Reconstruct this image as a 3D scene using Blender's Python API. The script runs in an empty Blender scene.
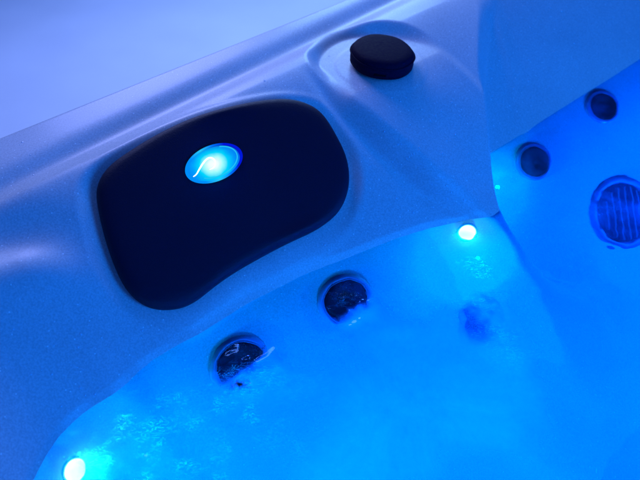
import bpy, bmesh, math, random
import numpy as np
from mathutils import Vector, Matrix
random.seed(7); rng = np.random.default_rng(7)
S = bpy.context.scene
COL = S.collection

# ------------------------------------------------------------ camera
CH, PITCH, FPX = 0.66, math.radians(44), 686.0
cam = bpy.data.cameras.new("camera"); cam.sensor_width = 36; cam.lens = 36 * FPX / 640
cam.clip_start = .01; cam.clip_end = 100
cam_o = bpy.data.objects.new("camera", cam); COL.objects.link(cam_o)
cam_o.location = (0, 0, CH); cam_o.rotation_euler = (math.pi / 2 - PITCH, 0, 0)
S.camera = cam_o
cam.dof.use_dof = True; cam.dof.focus_distance = 1.12; cam.dof.aperture_fstop = 4.5
# ------------------------------------------------------------ world, lights, exposure
W = bpy.data.worlds.new("World"); S.world = W; W.use_nodes = True
W.node_tree.nodes["Background"].inputs[0].default_value = (.022, .155, .82, 1)
W.node_tree.nodes["Background"].inputs[1].default_value = .50
S.view_settings.view_transform = 'Standard'; S.view_settings.look = 'None'
S.view_settings.exposure = 0; S.view_settings.gamma = 1
S.cycles.caustics_refractive = False; S.cycles.caustics_reflective = False
S.cycles.sample_clamp_indirect = 3
def area(name, loc, target, size, energy, color):
    l = bpy.data.lights.new(name, 'AREA'); l.shape = 'DISK'; l.size = size; l.energy = energy; l.color = color
    o = bpy.data.objects.new(name, l); COL.objects.link(o); o.location = loc
    o.rotation_euler = (Vector(target) - Vector(loc)).to_track_quat('-Z', 'Y').to_euler(); return o
area("soft_lamp", (-.9, 3.3, 1.35), (0.1, 1.1, 0), 1.2, 60, (.34, .40, 1))
area("water_glow_fill", (1.6, -.35, .55), (.4, 1.2, -.05), .9, 43, (0, .20, 1))  # added fill standing in for blue glow rising off the water
area("floor_fill", (.2, 3.6, .9), (-.2, 2.4, -.9), .9, 36, (.26, .50, 1))  # added area light that brightens the floor, no fixture behind it

# ------------------------------------------------------------ helpers
def ray(px, py):
    x = (px - 320) / FPX; y = -(py - 240) / FPX
    d = np.array([x, math.cos(PITCH) + y * math.sin(PITCH), -math.sin(PITCH) + y * math.cos(PITCH)])
    return d / np.linalg.norm(d)
def at(px, py, z):
    d = ray(px, py); return np.array([0, 0, CH]) + d * ((z - CH) / d[2])
ZW = -.18
TH = math.radians(41.4); O2 = at(0, 133, 0)[:2]
U = np.array([math.cos(TH), math.sin(TH)]); N = np.array([math.sin(TH), -math.cos(TH)])
def sd(x, y): return (x - O2[0]) * U[0] + (y - O2[1]) * U[1], (x - O2[0]) * N[0] + (y - O2[1]) * N[1]
def xy(s, d): return O2[0] + s * U[0] + d * N[0], O2[1] + s * U[1] + d * N[1]
def ss(a, b, x):
    t = np.clip((x - a) / (b - a), 0, 1); return t * t * (3 - 2 * t)

def smooth_interp(x, xs, ys, w=.018):
    return sum(k * np.interp(x + o * w, xs, ys) for o, k in ((-2, .1), (-1, .22), (0, .36), (1, .22), (2, .1)))
WS = [-1.4, -.257, -.222, -.177, -.148, -.115, -.074, -.056, -.030, -.006, .045, .105, .168, .228, .272, .452, .522, .645, 2]
WD = [.62, .513, .482, .450, .439, .433, .434, .432, .424, .421, .422, .424, .425, .433, .437, .478, .500, .56, .57]
CD = [.10, .148, .283, .367, .468, .56, .8]; CS = [.548, .535, .512, .524, .556, .615, .66]
ED = [0, .10, .174, .349, .393, .508, .56, .8]; ES = [1.2, 1.09, 1.013, .815, .784, .682, .648, .63]
PC = (.654, .237)

def shell0(s, d):
    dw = smooth_interp(s, WS, WD, .010)
    # rim with its groove
    groove = .055 - 0
    gc = .128 - .045 * (s / .7)
    rim = -.011 * np.exp(-((d - gc) / .028) ** 2) - .010 * ss(.022, 0, d) ** 2
    def slope(dw, d0=.16, p=1.45):
        t = np.clip((d - d0) / (dw - d0), 0, None)
        k = p * .17 / (dw - d0)
        z = np.where(t < 1, -.17 * np.abs(t) ** p, -.17 - (d - dw) * np.maximum(k, 1.25) )
        return z
    back = rim + slope(dw)
    # soft arm ridge at far left
    lx = (s + .20) * .93 + (d - .24) * .37
    cr = .288 + .22 * np.clip(s + .09, -.5, .2) + 1.2 * np.clip(s + .09, 0, .2) ** 2
    back = back + .022 * ss(.03, -.10, s) * (.8 * np.exp(-((d - cr) / .042) ** 2) - .7 * np.exp(-((d - cr + .075) / .045) ** 2))
    # pedestal with the tongue running down to the water
    k = np.clip((d - PC[1]) , 0, .5)
    dist = np.hypot(s - PC[0] - .02 * k, d - PC[1] - k)
    zt = -.020 - .162 * (np.clip((d - .275) / .29, 0, None)) ** 1.5
    zt = np.where(d > .565, -.182 - (d - .565) * 1.25, zt)
    side = rim + slope(.60)
    ring = .0006 * (ss(.092, .086, np.hypot(s - PC[0], d - PC[1])))
    ped = zt + (side - zt) * ss(.118, .150, dist) + ring - .006 * np.exp(-((s - PC[0] - .02 * k) / .05) ** 2) * ss(.33, .42, d) * ss(.58, .5, d)
    crs = smooth_interp(d, CD, CS, .012)
    m = ss(crs - .014, crs + .030, s) 
    main = back + (ped - back) * m
    # valley along the crease
    main = main - .007 * np.exp(-((s - crs + .012) / .013) ** 2) * ss(.15, .25, d) * ss(.58, .45, d)
    # set-back bay on the right
    t = np.clip((d - .17) / .27, 0, None)
    bay = .006 * np.exp(-((s - 1.03 + .55 * (d - .2)) / .022) ** 2) * ss(.12, .2, d) * ss(.50, .40, d) + np.where(t < 1, -.012 * 0 - .18 * t ** 1.15, -.18 - (d - .44) * 1.25) + rim * .5
    e = smooth_interp(d, ED, ES, .014)
    wd = .035 + .05 * ss(.40, .15, d) + .30 * ss(.56, .85, d)
    mb = ss(e + .0, e + wd, s)
    mb = 1 - (1 - mb) * (1 - ss(.58, .95, d) * ss(.30, .62, s)); h = main + (bay - main) * mb
    # seat and footwell, the other three sides
    q = -.66 * np.ones_like(h); kk = 14.; h = np.where(h - q > .45, h, np.log(np.exp(kk * np.clip(h, -3, 1)) + np.exp(kk * q)) / kk)
    def other(e_):
        t = np.clip((e_ - .15) / .27, 0, None)
        return np.where(t < 1, -.18 * t ** 1.3, -.18 - (e_ - .42) * 1.4)
    h = np.maximum(h, other(2.15 - d)); h = np.maximum(h, other(s + 1.45)); h = np.maximum(h, other(2.3 - s))
    return h

def hit(px, py, hf, refr=True, t0=.4):
    o = np.array([0, 0, CH]); d = ray(px, py)
    ts = np.arange(t0, 3.5, .001)
    if refr:
        P = o[None] + d[None] * ts[:, None]
        a, b = sd(P[:, 0], P[:, 1]); g = np.where(P[:, 2] < hf(a, b))[0]
        if len(g) and P[g[0], 2] > ZW: return P[g[0]]
        p = o + d * ((ZW - CH) / d[2]); n = np.array([0, 0, 1.]); eta = 1 / 1.33
        c = -d @ n; dd = eta * d + (eta * c - math.sqrt(1 - eta ** 2 * (1 - c * c))) * n
        ts = np.arange(0, 3, .001); P = p[None] + dd[None] * ts[:, None]
    else: P = o[None] + d[None] * ts[:, None]
    a, b = sd(P[:, 0], P[:, 1]); g = np.where(P[:, 2] <= hf(a, b))[0]
    return P[g[0]] if len(g) else P[-1]
def normal(p, hf, e=.012):
    def H(x, y): return float(hf(*[np.array(v) for v in sd(x, y)]))
    n = Vector((-(H(p[0] + e, p[1]) - H(p[0] - e, p[1])) / (2 * e), -(H(p[0], p[1] + e) - H(p[0], p[1] - e)) / (2 * e), 1))
    return n.normalized()

def tag(o, label=None, cat=None, group=None, kind=None):
    if label: o['label'] = label
    if cat: o['category'] = cat
    if group: o['group'] = group
    if kind: o['kind'] = kind
    return o
def empty(name, loc=(0, 0, 0), nrm=None, spin=0):
    o = bpy.data.objects.new(name, None); COL.objects.link(o); o.empty_display_size = .05
    m = Matrix.Translation(Vector(loc))
    if nrm is not None: m = m @ Vector(nrm).to_track_quat('Z', 'Y').to_matrix().to_4x4() @ Matrix.Rotation(spin, 4, 'Z')
    o.matrix_world = m; return o
def mesh(name, verts, faces, mat, parent=None, smooth=True, world=False):
    me = bpy.data.meshes.new(name); me.from_pydata([tuple(map(float, v)) for v in verts], [], faces)
    me.validate(); me.update()
    if smooth: me.polygons.foreach_set("use_smooth", [True] * len(me.polygons))
    if mat: me.materials.append(mat)
    o = bpy.data.objects.new(name, me); COL.objects.link(o)
    if parent:
        o.parent = parent
        if world: o.matrix_parent_inverse = parent.matrix_world.inverted()
    return o
def lathe(prof, n=48, wob=None):
    V, F = [], []
    for (r, z) in prof:
        for i in range(n):
            a = 2 * math.pi * i / n; q = r * (wob(a, r, z) if wob else 1)
            V.append((q * math.cos(a), q * math.sin(a), z))
    for j in range(len(prof) - 1):
        for i in range(n):
            F.append((j * n + i, j * n + (i + 1) % n, (j + 1) * n + (i + 1) % n, (j + 1) * n + i))
    return V, F
def grid_faces(nx, ny):
    i, j = np.meshgrid(np.arange(nx - 1), np.arange(ny - 1), indexing='ij')
    a = (i * ny + j).ravel(); return np.stack([a, a + ny, a + ny + 1, a + 1], 1)
def box(V, F, c, sx, sy, sz, rot=0, bev=0):
    b = len(V); ca, sa = math.cos(rot), math.sin(rot)
    for x, y, z in [(-1, -1, -1), (1, -1, -1), (1, 1, -1), (-1, 1, -1), (-1, -1, 1), (1, -1, 1), (1, 1, 1), (-1, 1, 1)]:
        X, Y = x * sx / 2, y * sy / 2
        V.append((c[0] + X * ca - Y * sa, c[1] + X * sa + Y * ca, c[2] + z * sz / 2))
    for f in [(0, 3, 2, 1), (4, 5, 6, 7), (0, 1, 5, 4), (1, 2, 6, 5), (2, 3, 7, 6), (3, 0, 4, 7)]: F.append(tuple(b + k for k in f))

# ------------------------------------------------------------ materials
def new(name):
    m = bpy.data.materials.new(name); m.use_nodes = True; nt = m.node_tree
    for n in list(nt.nodes): nt.nodes.remove(n)
    out = nt.nodes.new('ShaderNodeOutputMaterial'); return m, nt, out
def node(nt, t, ins=None, **kw):
    n = nt.nodes.new(t)
    for k, v in kw.items(): setattr(n, k, v)
    for k, v in (ins or {}).items():
        if hasattr(v, 'node'): nt.links.new(v, n.inputs[k])
        else: n.inputs[k].default_value = v
    return n
def ramp(nt, fac, stops):
    r = nt.nodes.new('ShaderNodeValToRGB'); nt.links.new(fac, r.inputs[0]); e = r.color_ramp.elements
    while len(e) < len(stops): e.new(.5)
    for k, (p, c) in zip(e, stops): k.position = p; k.color = (c, c, c, 1) if not isinstance(c, tuple) else (*c, 1)
    return r.outputs[0]
def bsdf(name, col, rough=.4, metal=0, noise=0, bump=0, scale=40, coat=0, spec=.5):
    m, nt, out = new(name)
    tc = node(nt, 'ShaderNodeTexCoord')
    nz = node(nt, 'ShaderNodeTexNoise', {'Vector': tc.outputs['Object'], 'Scale': scale, 'Detail': 5})
    c2 = tuple(min(1, c * (1 + noise)) for c in col); c1 = tuple(c * (1 - noise) for c in col)
    cr = ramp(nt, nz.outputs[0], [(.3, c1), (.7, c2)])
    rr = ramp(nt, nz.outputs[0], [(.3, max(0, rough - .07)), (.7, rough + .07)])
    p = node(nt, 'ShaderNodeBsdfPrincipled', {'Base Color': cr, 'Roughness': rr, 'Metallic': metal, 'Coat Weight': coat, 'Specular IOR Level': spec})
    if bump:
        b = node(nt, 'ShaderNodeBump', {'Height': nz.outputs[0], 'Strength': bump, 'Distance': .002}); nt.links.new(b.outputs[0], p.inputs['Normal'])
    nt.links.new(p.outputs[0], out.inputs[0]); return m

def mixrgb(nt, fac, a, b, mode='MIX'):
    n = nt.nodes.new('ShaderNodeMix'); n.data_type = 'RGBA'; n.blend_type = mode
    for i, v in ((0, fac), (6, a), (7, b)):
        if hasattr(v, 'node'): nt.links.new(v, n.inputs[i])
        else: n.inputs[i].default_value = v
    return n.outputs[2]
def acrylic():
    m, nt, out = new("shell_acrylic"); tc = node(nt, 'ShaderNodeTexCoord')
    n1 = node(nt, 'ShaderNodeTexNoise', {'Vector': tc.outputs['Object'], 'Scale': 6, 'Detail': 3})
    n2 = node(nt, 'ShaderNodeTexNoise', {'Vector': tc.outputs['Object'], 'Scale': 380, 'Detail': 2})
    v = node(nt, 'ShaderNodeTexVoronoi', {'Vector': tc.outputs['Object'], 'Scale': 190})
    base = ramp(nt, n1.outputs[0], [(.3, (.58, .61, .66)), (.7, (.66, .69, .74))])
    g = ramp(nt, n2.outputs[0], [(.33, .76), (.67, 1.0)])
    mm = mixrgb(nt, 1.0, base, g, 'MULTIPLY')
    fl = ramp(nt, v.outputs['Distance'], [(.1, 1.0), (.28, 0.0)])
    sep = node(nt, 'ShaderNodeSeparateColor', {0: v.outputs['Color']})
    gt = node(nt, 'ShaderNodeMath', {0: sep.outputs[0], 1: .93}, operation='GREATER_THAN')
    fk = node(nt, 'ShaderNodeMath', {0: fl, 1: gt.outputs[0]}, operation='MULTIPLY')
    c = mixrgb(nt, fk.outputs[0], mm, (.95, .97, 1, 1))
    b = node(nt, 'ShaderNodeBump', {'Height': n2.outputs[0], 'Strength': .06, 'Distance': .001})
    p = node(nt, 'ShaderNodeBsdfPrincipled', {'Base Color': c, 'Roughness': .42, 'Normal': b.outputs[0], 'Specular IOR Level': .35, 'Coat Weight': .08, 'Coat Roughness': .15})
    nt.links.new(p.outputs[0], out.inputs[0]); return m
M_SHELL = acrylic()
M_PILLOW = bsdf("pillow_foam", (.006, .004, .026), .6, noise=.10, bump=.25, scale=500, spec=.2)
M_KNOB = bsdf("knob_plastic", (.008, .004, .022), .75, noise=.2, bump=.2, scale=220, spec=.06)
M_DARK = bsdf("jet_black", (.0015, .002, .006), .6, noise=.2, spec=.04)
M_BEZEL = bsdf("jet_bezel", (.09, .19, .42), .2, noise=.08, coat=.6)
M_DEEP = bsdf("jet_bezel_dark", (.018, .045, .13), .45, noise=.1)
M_SLAT = bsdf("jet_slat", (.006, .016, .05), .6, noise=.1, spec=.15)
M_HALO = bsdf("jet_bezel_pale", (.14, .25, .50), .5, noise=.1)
M_STEEL = bsdf("jet_steel", (.25, .32, .45), .2, metal=.9, noise=.1)
M_FLOOR = bsdf("floor_paint", (.62, .66, .74), .6, noise=.03, scale=3)
def emis(name, col, st):
    m, nt, out = new(name); e = node(nt, 'ShaderNodeEmission', {'Color': (*col, 1), 'Strength': st}); nt.links.new(e.outputs[0], out.inputs[0]); return m
M_HOT = emis("led_hot", (.55, 1, 1), 14)
M_SWIRL = emis("lens_swirl_glow", (.75, 1, 1), 3)
def lens_mat():
    # lens of the pillow lamp: hot spot over the diode, falling off to the rim
    m, nt, out = new("lamp_lens"); tc = node(nt, 'ShaderNodeTexCoord')
    mp = node(nt, 'ShaderNodeMapping', {'Vector': tc.outputs['Object'], 'Location': (.004, .0035, 0), 'Scale': (1, 1.25, 0)})
    ln = node(nt, 'ShaderNodeVectorMath', {0: mp.outputs[0]}, operation='LENGTH')
    s = node(nt, 'ShaderNodeMath', {0: ln.outputs['Value'], 1: 1 / .055}, operation='MULTIPLY')
    nz = node(nt, 'ShaderNodeTexNoise', {'Vector': tc.outputs['Object'], 'Scale': 70, 'Detail': 2})
    a = node(nt, 'ShaderNodeMath', {0: nz.outputs[0], 1: .14, 2: s.outputs[0]}, operation='MULTIPLY_ADD')
    a = node(nt, 'ShaderNodeMath', {0: a.outputs[0], 1: .07}, operation='SUBTRACT')
    c = ramp(nt, a.outputs[0], [(0, (1, 1, 1)), (.14, (.85, 1, 1)), (.30, (.35, 1, 1)), (.46, (0, .70, 1)), (.66, (0, .34, 1)), (.95, (0, .10, .9))])
    e = node(nt, 'ShaderNodeEmission', {'Color': c, 'Strength': 1.0})
    g = node(nt, 'ShaderNodeBsdfGlossy', {'Roughness': .1}); f = node(nt, 'ShaderNodeFresnel', {'IOR': 1.4})
    x = node(nt, 'ShaderNodeMixShader', {0: f.outputs[0], 1: e.outputs[0], 2: g.outputs[0]})
    nt.links.new(x.outputs[0], out.inputs[0]); return m
M_LENS = lens_mat()
def glassy(name, tint, ior=1.33, spec=1):
    m, nt, out = new(name)
    t = node(nt, 'ShaderNodeBsdfTransparent', {'Color': (*tint, 1)}); g = node(nt, 'ShaderNodeBsdfGlossy', {'Roughness': .03})
    f = node(nt, 'ShaderNodeFresnel', {'IOR': ior})
    x = node(nt, 'ShaderNodeMixShader', {0: f.outputs[0], 1: t.outputs[0], 2: g.outputs[0]})
    nt.links.new(x.outputs[0], out.inputs[0]); return m
def droplet_mat():
    m, nt, out = new("droplet_water")
    p = node(nt, 'ShaderNodeBsdfPrincipled', {'Base Color': (.75, .88, 1, 1), 'Roughness': .06, 'Specular IOR Level': .9, 'Alpha': .55})
    nt.links.new(p.outputs[0], out.inputs[0]); return m
M_DROP = droplet_mat()
M_WHITE = bsdf("white_plastic", (.7, .75, .8), .3, noise=.03)
def froth_mat():
    m, nt, out = new("froth_bubbles")
    d = node(nt, 'ShaderNodeBsdfTranslucent', {'Color': (.4, .85, 1, 1)})
    t = node(nt, 'ShaderNodeBsdfTransparent'); g = node(nt, 'ShaderNodeBsdfGlossy', {'Roughness': .05})
    lw = node(nt, 'ShaderNodeLayerWeight', {'Blend': .4}); f = node(nt, 'ShaderNodeFresnel', {'IOR': 1.4})
    a2 = node(nt, 'ShaderNodeMixShader', {0: ramp(nt, lw.outputs['Facing'], [(.1, .08), (.7, .9)]), 1: t.outputs[0], 2: d.outputs[0]})
    x = node(nt, 'ShaderNodeMixShader', {0: f.outputs[0], 1: a2.outputs[0], 2: g.outputs[0]})
    nt.links.new(x.outputs[0], out.inputs[0]); return m
M_FROTH = froth_mat()
def water_mat():
    m, nt, out = new("spa_water"); tc = node(nt, 'ShaderNodeTexCoord')
    at_ = node(nt, 'ShaderNodeAttribute', attribute_name='foam'); st = node(nt, 'ShaderNodeAttribute', attribute_name='streak')
    M = lambda op, *v: node(nt, 'ShaderNodeMath', {i: x for i, x in enumerate(v)}, operation=op).outputs[0]
    n1 = node(nt, 'ShaderNodeTexNoise', {'Vector': tc.outputs['Object'], 'Scale': 8, 'Detail': 6, 'Roughness': .55, 'Distortion': .8})
    n2 = node(nt, 'ShaderNodeTexNoise', {'Vector': tc.outputs['Object'], 'Scale': 60, 'Detail': 5, 'Roughness': .65})
    k = M('MULTIPLY_ADD', M('SUBTRACT', n1.outputs[0], .5), .80, at_.outputs['Fac'])
    k = M('MULTIPLY_ADD', M('SUBTRACT', n2.outputs[0], .5), .18, k)
    # thin bright streaks: LED glints painted into the surface, plus froth at the jets
    mp = node(nt, 'ShaderNodeMapping', {'Vector': tc.outputs['Object'], 'Rotation': (0, 0, -.45), 'Scale': (1, 2.6, 1)})
    n3 = node(nt, 'ShaderNodeTexNoise', {'Vector': mp.outputs[0], 'Scale': 62, 'Detail': 5, 'Roughness': .62, 'Distortion': 1.2})
    rd = M('ABSOLUTE', M('SUBTRACT', n3.outputs[0], .5)); ln = ramp(nt, rd, [(0, 1.0), (.009, .6), (.024, 0.0)])
    n4 = node(nt, 'ShaderNodeTexNoise', {'Vector': tc.outputs['Object'], 'Scale': 30, 'Detail': 3}); gate = ramp(nt, n4.outputs[0], [(.40, 0.0), (.68, 1.0)])
    sk = M('MULTIPLY', M('MULTIPLY', ln, gate), st.outputs['Fac'])
    fo = ramp(nt, k, [(.0, .015), (.25, .16), (.5, .5), (1.0, .96)])
    fo = M('MINIMUM', M('ADD', fo, M('MULTIPLY', sk, .8)), 1.0)
    rf = node(nt, 'ShaderNodeBsdfRefraction', {'Color': (.25, .88, 1, 1), 'IOR': 1.33, 'Roughness': .015})
    tl = node(nt, 'ShaderNodeBsdfTranslucent', {'Color': mixrgb(nt, sk, mixrgb(nt, ramp(nt, k, [(.25, 0.0), (.85, 1.0)]), (0, .20, .7, 1), (.005, .37, .8, 1)), (.25, 1, 1, 1))})
    df = node(nt, 'ShaderNodeBsdfDiffuse', {'Color': (.005, .4, .95, 1)})
    milk = node(nt, 'ShaderNodeMixShader', {0: .12, 1: tl.outputs[0], 2: df.outputs[0]})
    body = node(nt, 'ShaderNodeMixShader', {0: fo, 1: rf.outputs[0], 2: milk.outputs[0]})
    g = node(nt, 'ShaderNodeBsdfGlossy', {'Roughness': .04, 'Color': (.3, .65, 1, 1)}); f = node(nt, 'ShaderNodeFresnel', {'IOR': 1.33})
    x = node(nt, 'ShaderNodeMixShader', {0: f.outputs[0], 1: body.outputs[0], 2: g.outputs[0]})
    nt.links.new(x.outputs[0], out.inputs[0]); return m
M_WATER = water_mat()

# ------------------------------------------------------------ floor beside the tub
V = [(-7, -4, -.95), (9, -4, -.95), (9, 10, -.95), (-7, 10, -.95)]
tag(mesh("floor", V, [(0, 1, 2, 3)], M_FLOOR, smooth=False), kind='structure')

# ------------------------------------------------------------ pillow outline and plane
PILL = [(96,197),(99,180),(110,166),(125,155),(155,136),(195,117),(240,105),(275,100),(295,101),(312,107),(324,117),(335,135),(345,155),(349,175),(347,195),(337,215),(317,230),(290,242),(265,255),(235,272),(215,286),(197,301),(180,309),(155,310),(135,300),(120,280),(105,240)]
P3 = np.array([hit(x, y, shell0) for x, y in PILL])
A = np.c_[P3[:, 0], P3[:, 1], np.ones(len(P3))]; pa, pb, pc = np.linalg.lstsq(A, P3[:, 2], rcond=None)[0]
PT = .020                                   # pillow stands this far off its seat
nrm = Vector((-pa, -pb, 1)).normalized()
def on_plane(px, py, off):
    o = np.array([0, 0, CH]); d = ray(px, py); n = np.array(nrm); p0 = np.array([0, 0, pc]) + n * off
    return o + d * (((p0 - o) @ n) / (d @ n))
out3 = []
for (x, y) in PILL: out3.append(on_plane(x, y, PT * (.15 if y > 200 else .45)))
out3 = np.array(out3); cen = out3.mean(0)
ex = Vector((U[0], U[1], 0)); ex = (ex - nrm * ex.dot(nrm)).normalized(); ey = nrm.cross(ex)
out2 = np.array([((p - cen) @ np.array(ex), (p - cen) @ np.array(ey)) for p in out3])
for _ in range(3):                                          # Chaikin smoothing
    q = np.roll(out2, -1, 0); out2 = np.stack([.75 * out2 + .25 * q, .25 * out2 + .75 * q], 1).reshape(-1, 2)
out_xy = np.array([cen[:2] + a * np.array(ex)[:2] + b * np.array(ey)[:2] for a, b in out2])
def poly_sdf(x, y, poly):
    sh = x.shape; P = np.stack([x.ravel(), y.ravel()], 1); best = np.full(len(P), 1e9); ins = np.zeros(len(P), bool)
    Q = poly[::2]
    for a, b in zip(Q, np.roll(Q, -1, 0)):
        e = b - a; w = P - a; t = np.clip((w @ e) / (e @ e + 1e-12), 0, 1); dd = np.hypot(*(w - t[:, None] * e).T); best = np.minimum(best, dd)
        c = ((a[1] > P[:, 1]) != (b[1] > P[:, 1])) & (P[:, 0] < (b[0] - a[0]) * (P[:, 1] - a[1]) / (b[1] - a[1] + 1e-12) + a[0]); ins ^= c
    return np.where(ins, -best, best).reshape(sh)
def shell(s, d):
    s = np.asarray(s, float); d = np.asarray(d, float); h = shell0(s, d)
    x, y = xy(s, d); q = np.full(h.shape, 9.) ; msk = (np.abs(s - .25) < .5) & (np.abs(d - .32) < .35)
    if msk.any(): q[msk] = poly_sdf(x[msk], y[msk], out_xy)
    pl = pa * x + pb * y + pc - .004
    h = h + (pl - h) * ss(.034, .0, q) + .0014 * np.exp(-((q - .024) / .009) ** 2)
    return h

# ------------------------------------------------------------ tub shell
def spans(*a): return np.unique(np.concatenate([np.linspace(*k) for k in a]))
sa = spans((-1.45, -.4, 40), (-.4, 1.55, 640), (1.55, 2.3, 30)); da = spans((0, .8, 320), (.8, 1.2, 60), (1.2, 2.15, 45))
SG, DG = np.meshgrid(sa, da, indexing='ij'); HG = shell(SG, DG); X, Y = xy(SG, DG)
nx, ny = SG.shape; V = np.stack([X.ravel(), Y.ravel(), HG.ravel()], 1); F = [tuple(map(int, f)) for f in grid_faces(nx, ny)]
ed = [i * ny for i in range(nx)] + [(nx - 1) * ny + j for j in range(1, ny)] + [i * ny + ny - 1 for i in range(nx - 2, -1, -1)] + [j for j in range(ny - 2, 0, -1)]
b0 = len(V); sk1 = V[ed].copy(); sk1[:, 2] -= .03; sk2 = sk1.copy(); sk2[:, 2] = -.949
V = np.concatenate([V, sk1, sk2]); ne = len(ed)
for i in range(ne):
    j = (i + 1) % ne; F.append((ed[j], ed[i], b0 + i, b0 + j)); F.append((b0 + j, b0 + i, b0 + ne + i, b0 + ne + j))
tub = mesh("hot_tub", V, [f[::-1] if k < (nx - 1) * (ny - 1) else f for k, f in enumerate(F)], M_SHELL)
tag(tub, "pale speckled acrylic hot tub shell with moulded rim, knob ledge and backrests", "hot tub")

# ------------------------------------------------------------ water
JETS = [(345, 300), (240, 368), (478, 325)]
ws = spans((-1.38, -.5, 60), (-.5, 1.6, 520), (1.6, 2.22, 40)); wdn = spans((.2, .95, 190), (.95, 2.05, 180))
SW, DW = np.meshgrid(ws, wdn, indexing='ij'); XW, YW = xy(SW, DW)
def vnoise(x, y, seed):
    r = np.random.default_rng(seed); T = r.random((64, 64)); xi = np.floor(x).astype(int); yi = np.floor(y).astype(int); fx = x - xi; fy = y - yi
    fx = fx * fx * (3 - 2 * fx); fy = fy * fy * (3 - 2 * fy); g = lambda a, b: T[a % 64, b % 64]
    return (g(xi, yi) * (1 - fx) + g(xi + 1, yi) * fx) * (1 - fy) + (g(xi, yi + 1) * (1 - fx) + g(xi + 1, yi + 1) * fx) * fy - .5
wx = XW + .03 * vnoise(XW * 12, YW * 12, 1); wy = YW + .03 * vnoise(XW * 12 + 9, YW * 12, 2)
def at_w(px, py): return at(px, py, ZW)[:2]
def blob(px, py, r, sx=1, sy=1, src=None):
    c = at_w(px, py); return np.exp(-(((wx - c[0]) / (r * sx)) ** 2 + ((wy - c[1]) / (r * sy)) ** 2))
# ripples: mild everywhere, rougher where the jets break the surface
rough = .25 + 1.0 * blob(467, 240, .035) + 1.4 * blob(347, 302, .05) + 1.4 * blob(243, 370, .055) + 1.1 * blob(470, 285, .07, 1, 1.3) + .9 * blob(150, 455, .09) + (-.14) * blob(622, 212, .12) + 1.0 * blob(632, 270, .05, 2, .7)
rip = .0045 * vnoise(wx * 13, wy * 16, 3) + .003 * vnoise(wx * 30, wy * 38, 4) + .0018 * vnoise(wx * 70, wy * 85, 5) + .0007 * vnoise(wx * 170, wy * 190, 6)
rip = rip + (.0035 * vnoise(wx * 62, wy * 66, 8) + .002 * vnoise(wx * 120, wy * 125, 9)) * (blob(347, 302, .04) + blob(243, 370, .045) + .7 * blob(478, 318, .05) + .5 * blob(468, 240, .035) + .5 * blob(85, 468, .05))
ZWv = ZW + rip * rough
cl = .5 * vnoise(wx * 5, wy * 5, 11) + .3 * vnoise(wx * 14, wy * 14, 12)
cloud = lambda px, py, r, a, b, w=.35: ss(0, w, np.exp(-(((wx - at_w(px, py)[0]) / (r * a)) ** 2 + ((wy - at_w(px, py)[1]) / (r * b)) ** 2)) - .42 + .95 * cl)
foam = .05 + .62 * cloud(410, 420, .26, 1.25, .85, .5) + .12 * cloud(560, 420, .3, 1, 1, .6)
foam = foam + .42 * cloud(270, 392, .085, 1.3, .9, .5) + .42 * cloud(376, 322, .075, 1.2, 1, .5) + .42 * cloud(492, 330, .09, 1.3, 1)
for (px, py, r, k) in ((338, 294, .030, .6), (231, 357, .032, .6), (478, 322, .03, .25)):
    foam = foam - k * blob(px, py, r)
foam = foam + .60 * blob(467, 236, .03) + .50 * blob(80, 468, .035) + .25 * blob(165, 450, .07)  # extra milk put round the LEDs to paint a halo
def ragged(px, py, dx, dy, r, off=0):          # foam rolling over one side of a jet, torn edge
    c = at_w(px, py); e_ = at_w(px + dx, py + dy) - c; e_ = e_ / np.hypot(*e_)
    t = (wx - c[0]) * e_[0] + (wy - c[1]) * e_[1] + off + .034 * vnoise(XW * 40, YW * 40, 21) + .020 * vnoise(XW * 95, YW * 95, 22) + .004 * vnoise(XW * 210, YW * 210, 23)
    return ss(-.012, .016, t) * np.exp(-(np.hypot(wx - c[0], wy - c[1]) / r) ** 4)
foam = foam + .75 * ragged(352, 306, 10, 12, .048) + .75 * ragged(247, 370, 12, 8, .05) + .35 * ragged(480, 322, 12, -6, .05)
streak = 1.3 * blob(475, 270, .035) + .8 * blob(468, 292, .03) + .5 * blob(500, 335, .06) + 1.4 * blob(165, 450, .10, 1.1, 1) + .9 * blob(205, 420, .07) + .35 * blob(250, 440, .12) + .4 * blob(95, 440, .04) + .9 * blob(343, 298, .035) + 1.0 * blob(238, 380, .035) + .3 * blob(600, 215, .06)  # painted LED glints near the lights, froth flecks at the jets
foam = foam + .22 * blob(620, 212, .14)
foam = np.clip(foam, 0, 1)
Vw = np.stack([XW.ravel(), YW.ravel(), ZWv.ravel()], 1)
water = mesh("water", Vw, [tuple(map(int, f))[::-1] for f in grid_faces(*SW.shape)], M_WATER)
a = water.data.attributes.new("foam", 'FLOAT', 'POINT'); a.data.foreach_set("value", foam.ravel().astype(np.float32))
a = water.data.attributes.new("streak", 'FLOAT', 'POINT'); a.data.foreach_set("value", np.clip(streak, 0, 1).ravel().astype(np.float32))
tag(water, kind='structure')

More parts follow.
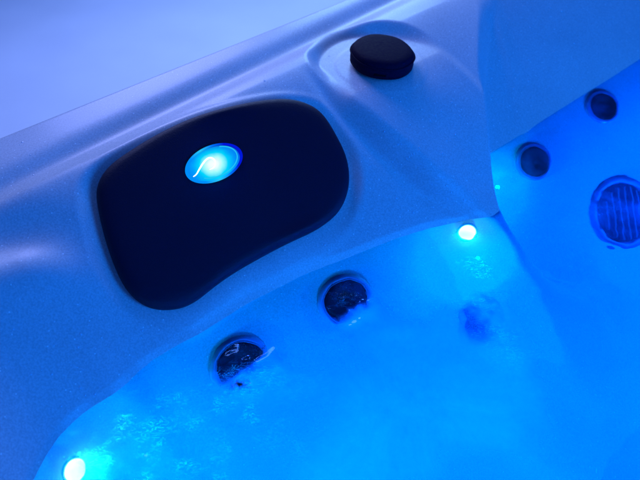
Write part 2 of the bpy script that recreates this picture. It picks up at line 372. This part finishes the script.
# ------------------------------------------------------------ pillow
pil = empty("headrest_pillow", cen, None); m4 = Matrix((ex, ey, nrm)).transposed().to_4x4(); pil.matrix_world = Matrix.Translation(Vector(cen)) @ m4
tag(pil, "black padded headrest pillow with glowing oval lamp, fixed to the backrest", "pillow")
no = len(out2); prof = [(1.0, -.012), (1.004, -.002), (1.0, .35), (.985, .62), (.96, .82), (.92, .93), (.85, .985), (.7, 1.0), (.5, 1.03), (.3, 1.05), (.12, 1.06)]
V, F = [], []
c2 = out2.mean(0)
for k, (r, h) in enumerate(prof):
    for p in out2:
        q = c2 + (p - c2) * r
        zz = -.008 if k == 0 else PT * max(h, 0)
        # gentle hollow across the middle, as foam rests
        V.append((q[0], q[1], zz + (-.0035 * math.exp(-((q[0] - .06) / .05) ** 2) if k > 5 else 0)))
for k in range(len(prof) - 1):
    for i in range(no): F.append((k * no + i, k * no + (i + 1) % no, (k + 1) * no + (i + 1) % no, (k + 1) * no + i))
V.append((c2[0], c2[1], PT * 1.06)); last = (len(prof) - 1) * no
for i in range(no): F.append((last + i, last + (i + 1) % no, len(V) - 1))
mesh("cushion", V, F, M_PILLOW, pil)
# lamp set in the pillow
lp = on_plane(213.5, 165, PT * 1.0); l2 = Vector(((lp - cen) @ np.array(ex), (lp - cen) @ np.array(ey), PT * 1.0))
def px_axis(ax, ay):
    q = on_plane(213.5 + ax, 165 + ay, PT); return np.array(((q - lp) @ np.array(ex), (q - lp) @ np.array(ey)))
A1 = px_axis(27.5, -9.5); B1 = px_axis(4.5, 17.5)
def oval(rings, n=56, sh=(0, 0)):
    V, F = [], []
    for (r, z) in rings:
        for i in range(n):
            t = 2 * math.pi * i / n; q = A1 * r * math.cos(t) + B1 * r * math.sin(t) + A1 * sh[0] * 0
            V.append((q[0], q[1], z))
    for k in range(len(rings) - 1):
        for i in range(n): F.append((k * n + i, k * n + (i + 1) % n, (k + 1) * n + (i + 1) % n, (k + 1) * n + i))
    return V, F
V, F = oval([(.92, .0022), (.90, .0030), (.84, .0035), (.7, .0052), (.45, .0066), (.2, .0072), (.01, .0075)])
o = mesh("lamp_lens", V, F, M_LENS, pil); o.location = l2
def ring_em():  # lamplight on the bezel painted as emission, fading across it
    m, nt, out = new("lamp_bezel"); tc = node(nt, 'ShaderNodeTexCoord'); sp = node(nt, 'ShaderNodeSeparateXYZ', {0: tc.outputs['Object']})
    r = ramp(nt, node(nt, 'ShaderNodeMath', {0: sp.outputs[0], 1: 16, 2: .5}, operation='MULTIPLY_ADD').outputs[0], [(.0, (0, .28, 1)), (.35, (.02, .6, 1)), (.7, (0, .18, 1)), (1, (0, .01, .75))])
    e = node(nt, 'ShaderNodeEmission', {'Color': r, 'Strength': .95}); nt.links.new(e.outputs[0], out.inputs[0]); return m
V, F = oval([(1.0, -.002), (1.01, .002), (.98, .0042), (.93, .0044), (.91, .0030), (.90, .002)])
o = mesh("lamp_bezel", V, F, ring_em(), pil); o.location = l2
_ring = [(A1[0] * .80 * math.cos(t) + B1[0] * .80 * math.sin(t), A1[1] * .80 * math.cos(t) + B1[1] * .80 * math.sin(t), .0050) for t in np.linspace(-1.2, 2.2, 40)]
# bright white swirl on the lens, built as a glowing tube
def tube(pts, r, n=8, taper=None):
    V, F = [], []
    for k, p in enumerate(pts):
        p = Vector(p); q = Vector(pts[min(k + 1, len(pts) - 1)]) - Vector(pts[max(k - 1, 0)]); q.normalize()
        a = q.cross(Vector((0, 0, 1))).normalized(); b = q.cross(a); rr = r * (taper(k / (len(pts) - 1)) if taper else 1)
        for i in range(n):
            t = 2 * math.pi * i / n; V.append(tuple(p + (a * math.cos(t) + b * math.sin(t)) * rr))
    for k in range(len(pts) - 1):
        for i in range(n): F.append((k * n + i, k * n + (i + 1) % n, (k + 1) * n + (i + 1) % n, (k + 1) * n + i))
    return V, F
V, F = tube(_ring, .0009)
o = mesh("lens_light_arc", V, F, emis("lens_arc_glow", (.02, .62, 1), .9), pil); o.location = l2  # pale arc of light in the lens, drawn as a glowing tube
def zoomuv(X, Y):           # a place on the lens face
    q = on_plane(170 + X / 6.86, 130 + Y / 6.86, PT); return np.array(((q - lp) @ np.array(ex), (q - lp) @ np.array(ey)))
sw = [(150, 345), (172, 330), (188, 300), (200, 280), (215, 255), (240, 225), (268, 212), (295, 228), (302, 255), (290, 285), (262, 296)]
for _ in range(2): sw = [sw[0]] + [tuple(.75 * np.array(a) + .25 * np.array(b)) if w else tuple(.25 * np.array(a) + .75 * np.array(b)) for a, b in zip(sw, sw[1:]) for w in (1, 0)] + [sw[-1]]
pts = [(*zoomuv(*p), .0080) for p in sw]
V, F = tube(pts, .0010, taper=lambda t: .25 + 1.0 * math.sin(math.pi * min(1, t * 1.05)) ** .6)
o = mesh("lamp_swirl", V, F, M_SWIRL, pil); o.location = l2
l = bpy.data.lights.new("pillow_lamp_light", 'POINT'); l.energy = .10; l.color = (0, .12, 1); l.shadow_soft_size = .012
lo = bpy.data.objects.new("lamp_light", l); COL.objects.link(lo); lo.parent = pil; lo.location = l2 + Vector((0, 0, .022))

# ------------------------------------------------------------ diverter knob
kp = hit(381, 64, shell, False); kz = float(shell(np.array(PC[0]), np.array(PC[1])))
kp = at(381, 64.5, kz)
kn = empty("diverter_knob", kp); kn.rotation_euler = (0, math.radians(3.5), 0); tag(kn, "low dark plastic knob standing on the round rim ledge", "knob")
KR = .062
def lob(a, r, z): return 1 + .010 * math.cos(6 * a + .9) + .03 * math.cos(2 * a + 2.4)
V, F = lathe([(KR * .80, .0005), (KR * .99, .004), (KR, .012), (KR * .99, .025), (KR * .955, .031), (KR * .88, .0345), (KR * .7, .036), (KR * .45, .0375), (KR * .2, .038), (.0005, .038)], 80, lob)
mesh("cap", V, F, M_KNOB, kn)
V, F = lathe([(KR * .55, .036), (KR * .55, .0392), (KR * .50, .0402), (KR * .3, .0408), (.0005, .041)], 60, lob)
V, F = tube([(KR * 1.005 * math.cos(a) * lob(a, 1, 1), KR * 1.005 * math.sin(a) * lob(a, 1, 1), .0245) for a in [2 * math.pi * i / 72 for i in range(73)]], .0016)
mesh("edge_seam", V, F, M_KNOB, kn)
V, F = [], []; box(V, F, (0, 0, 0), .022, .003, .004)
o = mesh("indicator_tab", V, F, M_DARK, kn, smooth=False); a0 = -math.pi / 2 - .12; o.location = (KR * .985 * math.cos(a0), KR * .985 * math.sin(a0), .012); o.rotation_euler = (0, 0, a0 + math.pi / 2)

# ------------------------------------------------------------ jets
def jet(px, py, R, label, group=None, big=False, dz=0, name="water_jet", bez=None):
    p = hit(px, py, shell); n = normal(p, shell, .03)
    j = empty(name, Vector(p) + n * .001, n); tag(j, label, "jet", group)
    V, F = lathe([(R * 1.0, -.004), (R * 1.0, .0005), (R * .97, .0028), (R * .90, .0045), (R * .84, .0048), (R * .80, .0035), (R * .78, .001), (R * .77, -.002)], 64)
    mesh("bezel", V, F, M_BEZEL if bez is None else bez, j)
    V, F = lathe([(R * .775, .001), (R * .76, .0045), (R * .72, .0060), (R * .64, .0062), (R * .52, .0045), (R * .34, .0025), (R * .31, .0015), (R * .14, .002), (.0004, .0035)], 56)
    mesh("nozzle", V, F, M_DARK, j)
    if not big:
        V, F = lathe([(R * .83, .0042), (R * .805, .0058), (R * .78, .0042)], 56); mesh("trim_ring", V, F, M_BEZEL, j)
    else:
        up = j.matrix_world.to_3x3().inverted() @ Vector((.25, .35, .9)); ua = math.atan2(up.y, up.x)
        for k in range(-3, 4):                                   # upright slats across the mouth
            L_ = 2 * math.sqrt(max(.02, .70 ** 2 - (k * .2) ** 2)) * R; V, F = [], []
            c_ = (-math.sin(ua) * k * .2 * R, math.cos(ua) * k * .2 * R, .009)
            box(V, F, c_, L_, R * .05, .010, ua); mesh("slat", V, F, M_SLAT, j, smooth=False)
    return j
jet(345, 299, .052, "churning dark jet near the middle of the backrest, right of its frothing neighbour", "jets below the pillow", bez=M_HALO)
jet(240, 364, .052, "dark jet with a patch of white froth under it, below the pillow's lower tip", "jets below the pillow", bez=M_HALO)
jet(482, 322, .050, "faint dark jet deep in the milky water below the corner light", "jets below the pillow", bez=M_HALO)
jet(533, 161, .052, "submerged round jet nearest the knob ledge, on the bay wall", "jets on the bay wall")
jet(602, 106, .054, "submerged round jet high at the right edge, just below the bay waterline", "jets on the bay wall")
jet(622, 212, .100, "large round slatted jet cut by the right edge of the photo", None, True, name="whirlpool_jet", bez=M_DEEP)

# ------------------------------------------------------------ underwater lights
def led(px, py, label, energy, col, r=.015, lift=.012):
    p = hit(px, py, shell); n = normal(p, shell, .02)
    e = empty("underwater_light", Vector(p) + n * .001, n); tag(e, label, "light", "small round lights set at the waterline")
    V, F = lathe([(r * 1.3, -.002), (r * 1.3, .0005), (r * 1.25, .0012), (r * 1.2, .0012), (r * 1.1, .001)], 40); mesh("bezel", V, F, M_WHITE, e)
    V, F = lathe([(r * 1.1, .001), (r * .95, .005), (r * .7, .0085), (r * .4, .0105), (.0004, .0112)], 40); mesh("lens", V, F, M_HOT, e)
    l = bpy.data.lights.new("led", 'POINT'); l.energy = energy; l.color = col; l.shadow_soft_size = .0025
    o = bpy.data.objects.new("led_light", l); COL.objects.link(o); o.parent = e; o.location = e.matrix_world.inverted() @ (Vector(p) + Vector((n.x, n.y, 0)).normalized() * .05 + Vector((0, 0, -.03)))
    return e
led(467, 232, "glowing white cyan light under the corner of the knob ledge", 1.5, (0, .50, 1))
led(74, 470, "glowing white cyan light at the bottom left corner of the water", 1.5, (0, .74, 1))
def pool_lamp(s, d, z, energy, col, size=.03):
    l = bpy.data.lights.new("tub_lamp", 'POINT'); l.energy = energy; l.color = col; l.shadow_soft_size = size
    o = bpy.data.objects.new("tub_lamp", l); COL.objects.link(o); x, y = xy(s, d); o.location = (x, y, z); return o
for (a, b, c, e_, col) in ((.10, .97, -.50, 18, (0, .27, 1)), (-.5, .9, -.46, 9, (0, .40, 1)), (.75, 1.05, -.52, 11, (0, .14, 1)), (1.25, .92, -.46, 16, (0, .17, 1)), (1.8, .9, -.46, 10, (0, .15, 1)), (.4, 1.7, -.5, 8, (0, .14, 1))):
    pool_lamp(a, b, c, e_ * 1.45, (0, col[1] * .74, 1))
pool_lamp(.730, .50, -.222, .9, (0, .62, 1), .003)

# ------------------------------------------------------------ droplets and froth
def ico():
    bm = bmesh.new(); bmesh.ops.create_icosphere(bm, subdivisions=2, radius=1); v = [tuple(k.co) for k in bm.verts]; f = [tuple(x.index for x in g.verts) for g in bm.faces]; bm.free(); return np.array(v), f
IV, IF = ico(); DF = [f for f in IF if all(IV[k][2] > -.1 for k in f)]
V, F = [], []
def drop(c, r, n, flat=.45, faces=None):
    b = sum(len(a) for a in V); R_ = np.array(Vector(n).to_track_quat('Z', 'Y').to_matrix()); V.append((IV * np.array([r, r * random.uniform(.8, 1.2), r * flat])) @ R_.T + c)
    F.extend(tuple(b + k for k in f) for f in (faces or IF))
zones = [((390, 100, 475, 205), 130), ((345, 90, 440, 190), 45), ((482, 5, 638, 110), 170), ((5, 300, 120, 400), 70), ((490, 180, 496, 200), 12), ((140, 330, 200, 350), 12), ((60, 380, 120, 420), 20), ((170, 320, 330, 255), 0), ((250, 80, 300, 96), 8), ((300, 25, 350, 60), 10), ((300, 210, 420, 250), 20), ((0, 140, 90, 230), 18), ((190, 290, 330, 300), 14)]
for (x0, y0, x1, y1), cnt in zones:
    for _ in range(cnt):
        px, py = random.uniform(x0, x1), random.uniform(min(y0, y1), max(y0, y1)); p = hit(px, py, shell)
        if p[2] < ZW + .006: continue
        a, b = sd(p[0], p[1])
        if poly_sdf(np.array([p[0]]), np.array([p[1]]), out_xy)[0] < .01: continue
        if np.hypot(p[0] - kp[0], p[1] - kp[1]) < .075: continue
        drop(p, random.choice([.0008, .0010, .0013, .0016, .0022]), normal(p, shell, .006))
me = mesh("water_droplets", np.concatenate(V), F, M_DROP); tag(me, "tiny water droplets beaded on the shell", "droplets", kind="stuff")
V, F = [], []
for (px, py, rx, ry, cnt, r1) in ((345, 294, 17, 11, 130, .0021), (240, 385, 13, 7, 190, .0025), (260, 352, 12, 7, 50, .0018), (228, 348, 14, 6, 40, .0016)):
    for _ in range(cnt):
        a = random.uniform(0, 6.283); q = abs(random.gauss(0, .55)); p = at(px + rx * q * math.cos(a), py + ry * q * math.sin(a), ZW)
        drop(p + np.array([0, 0, .0005]), random.uniform(.35, 1) * r1, (0, 0, 1), .8, DF)
me = mesh("froth", np.concatenate(V), F, M_FROTH); tag(me, "patches of tiny froth bubbles floating over the jets", "froth", kind="stuff")
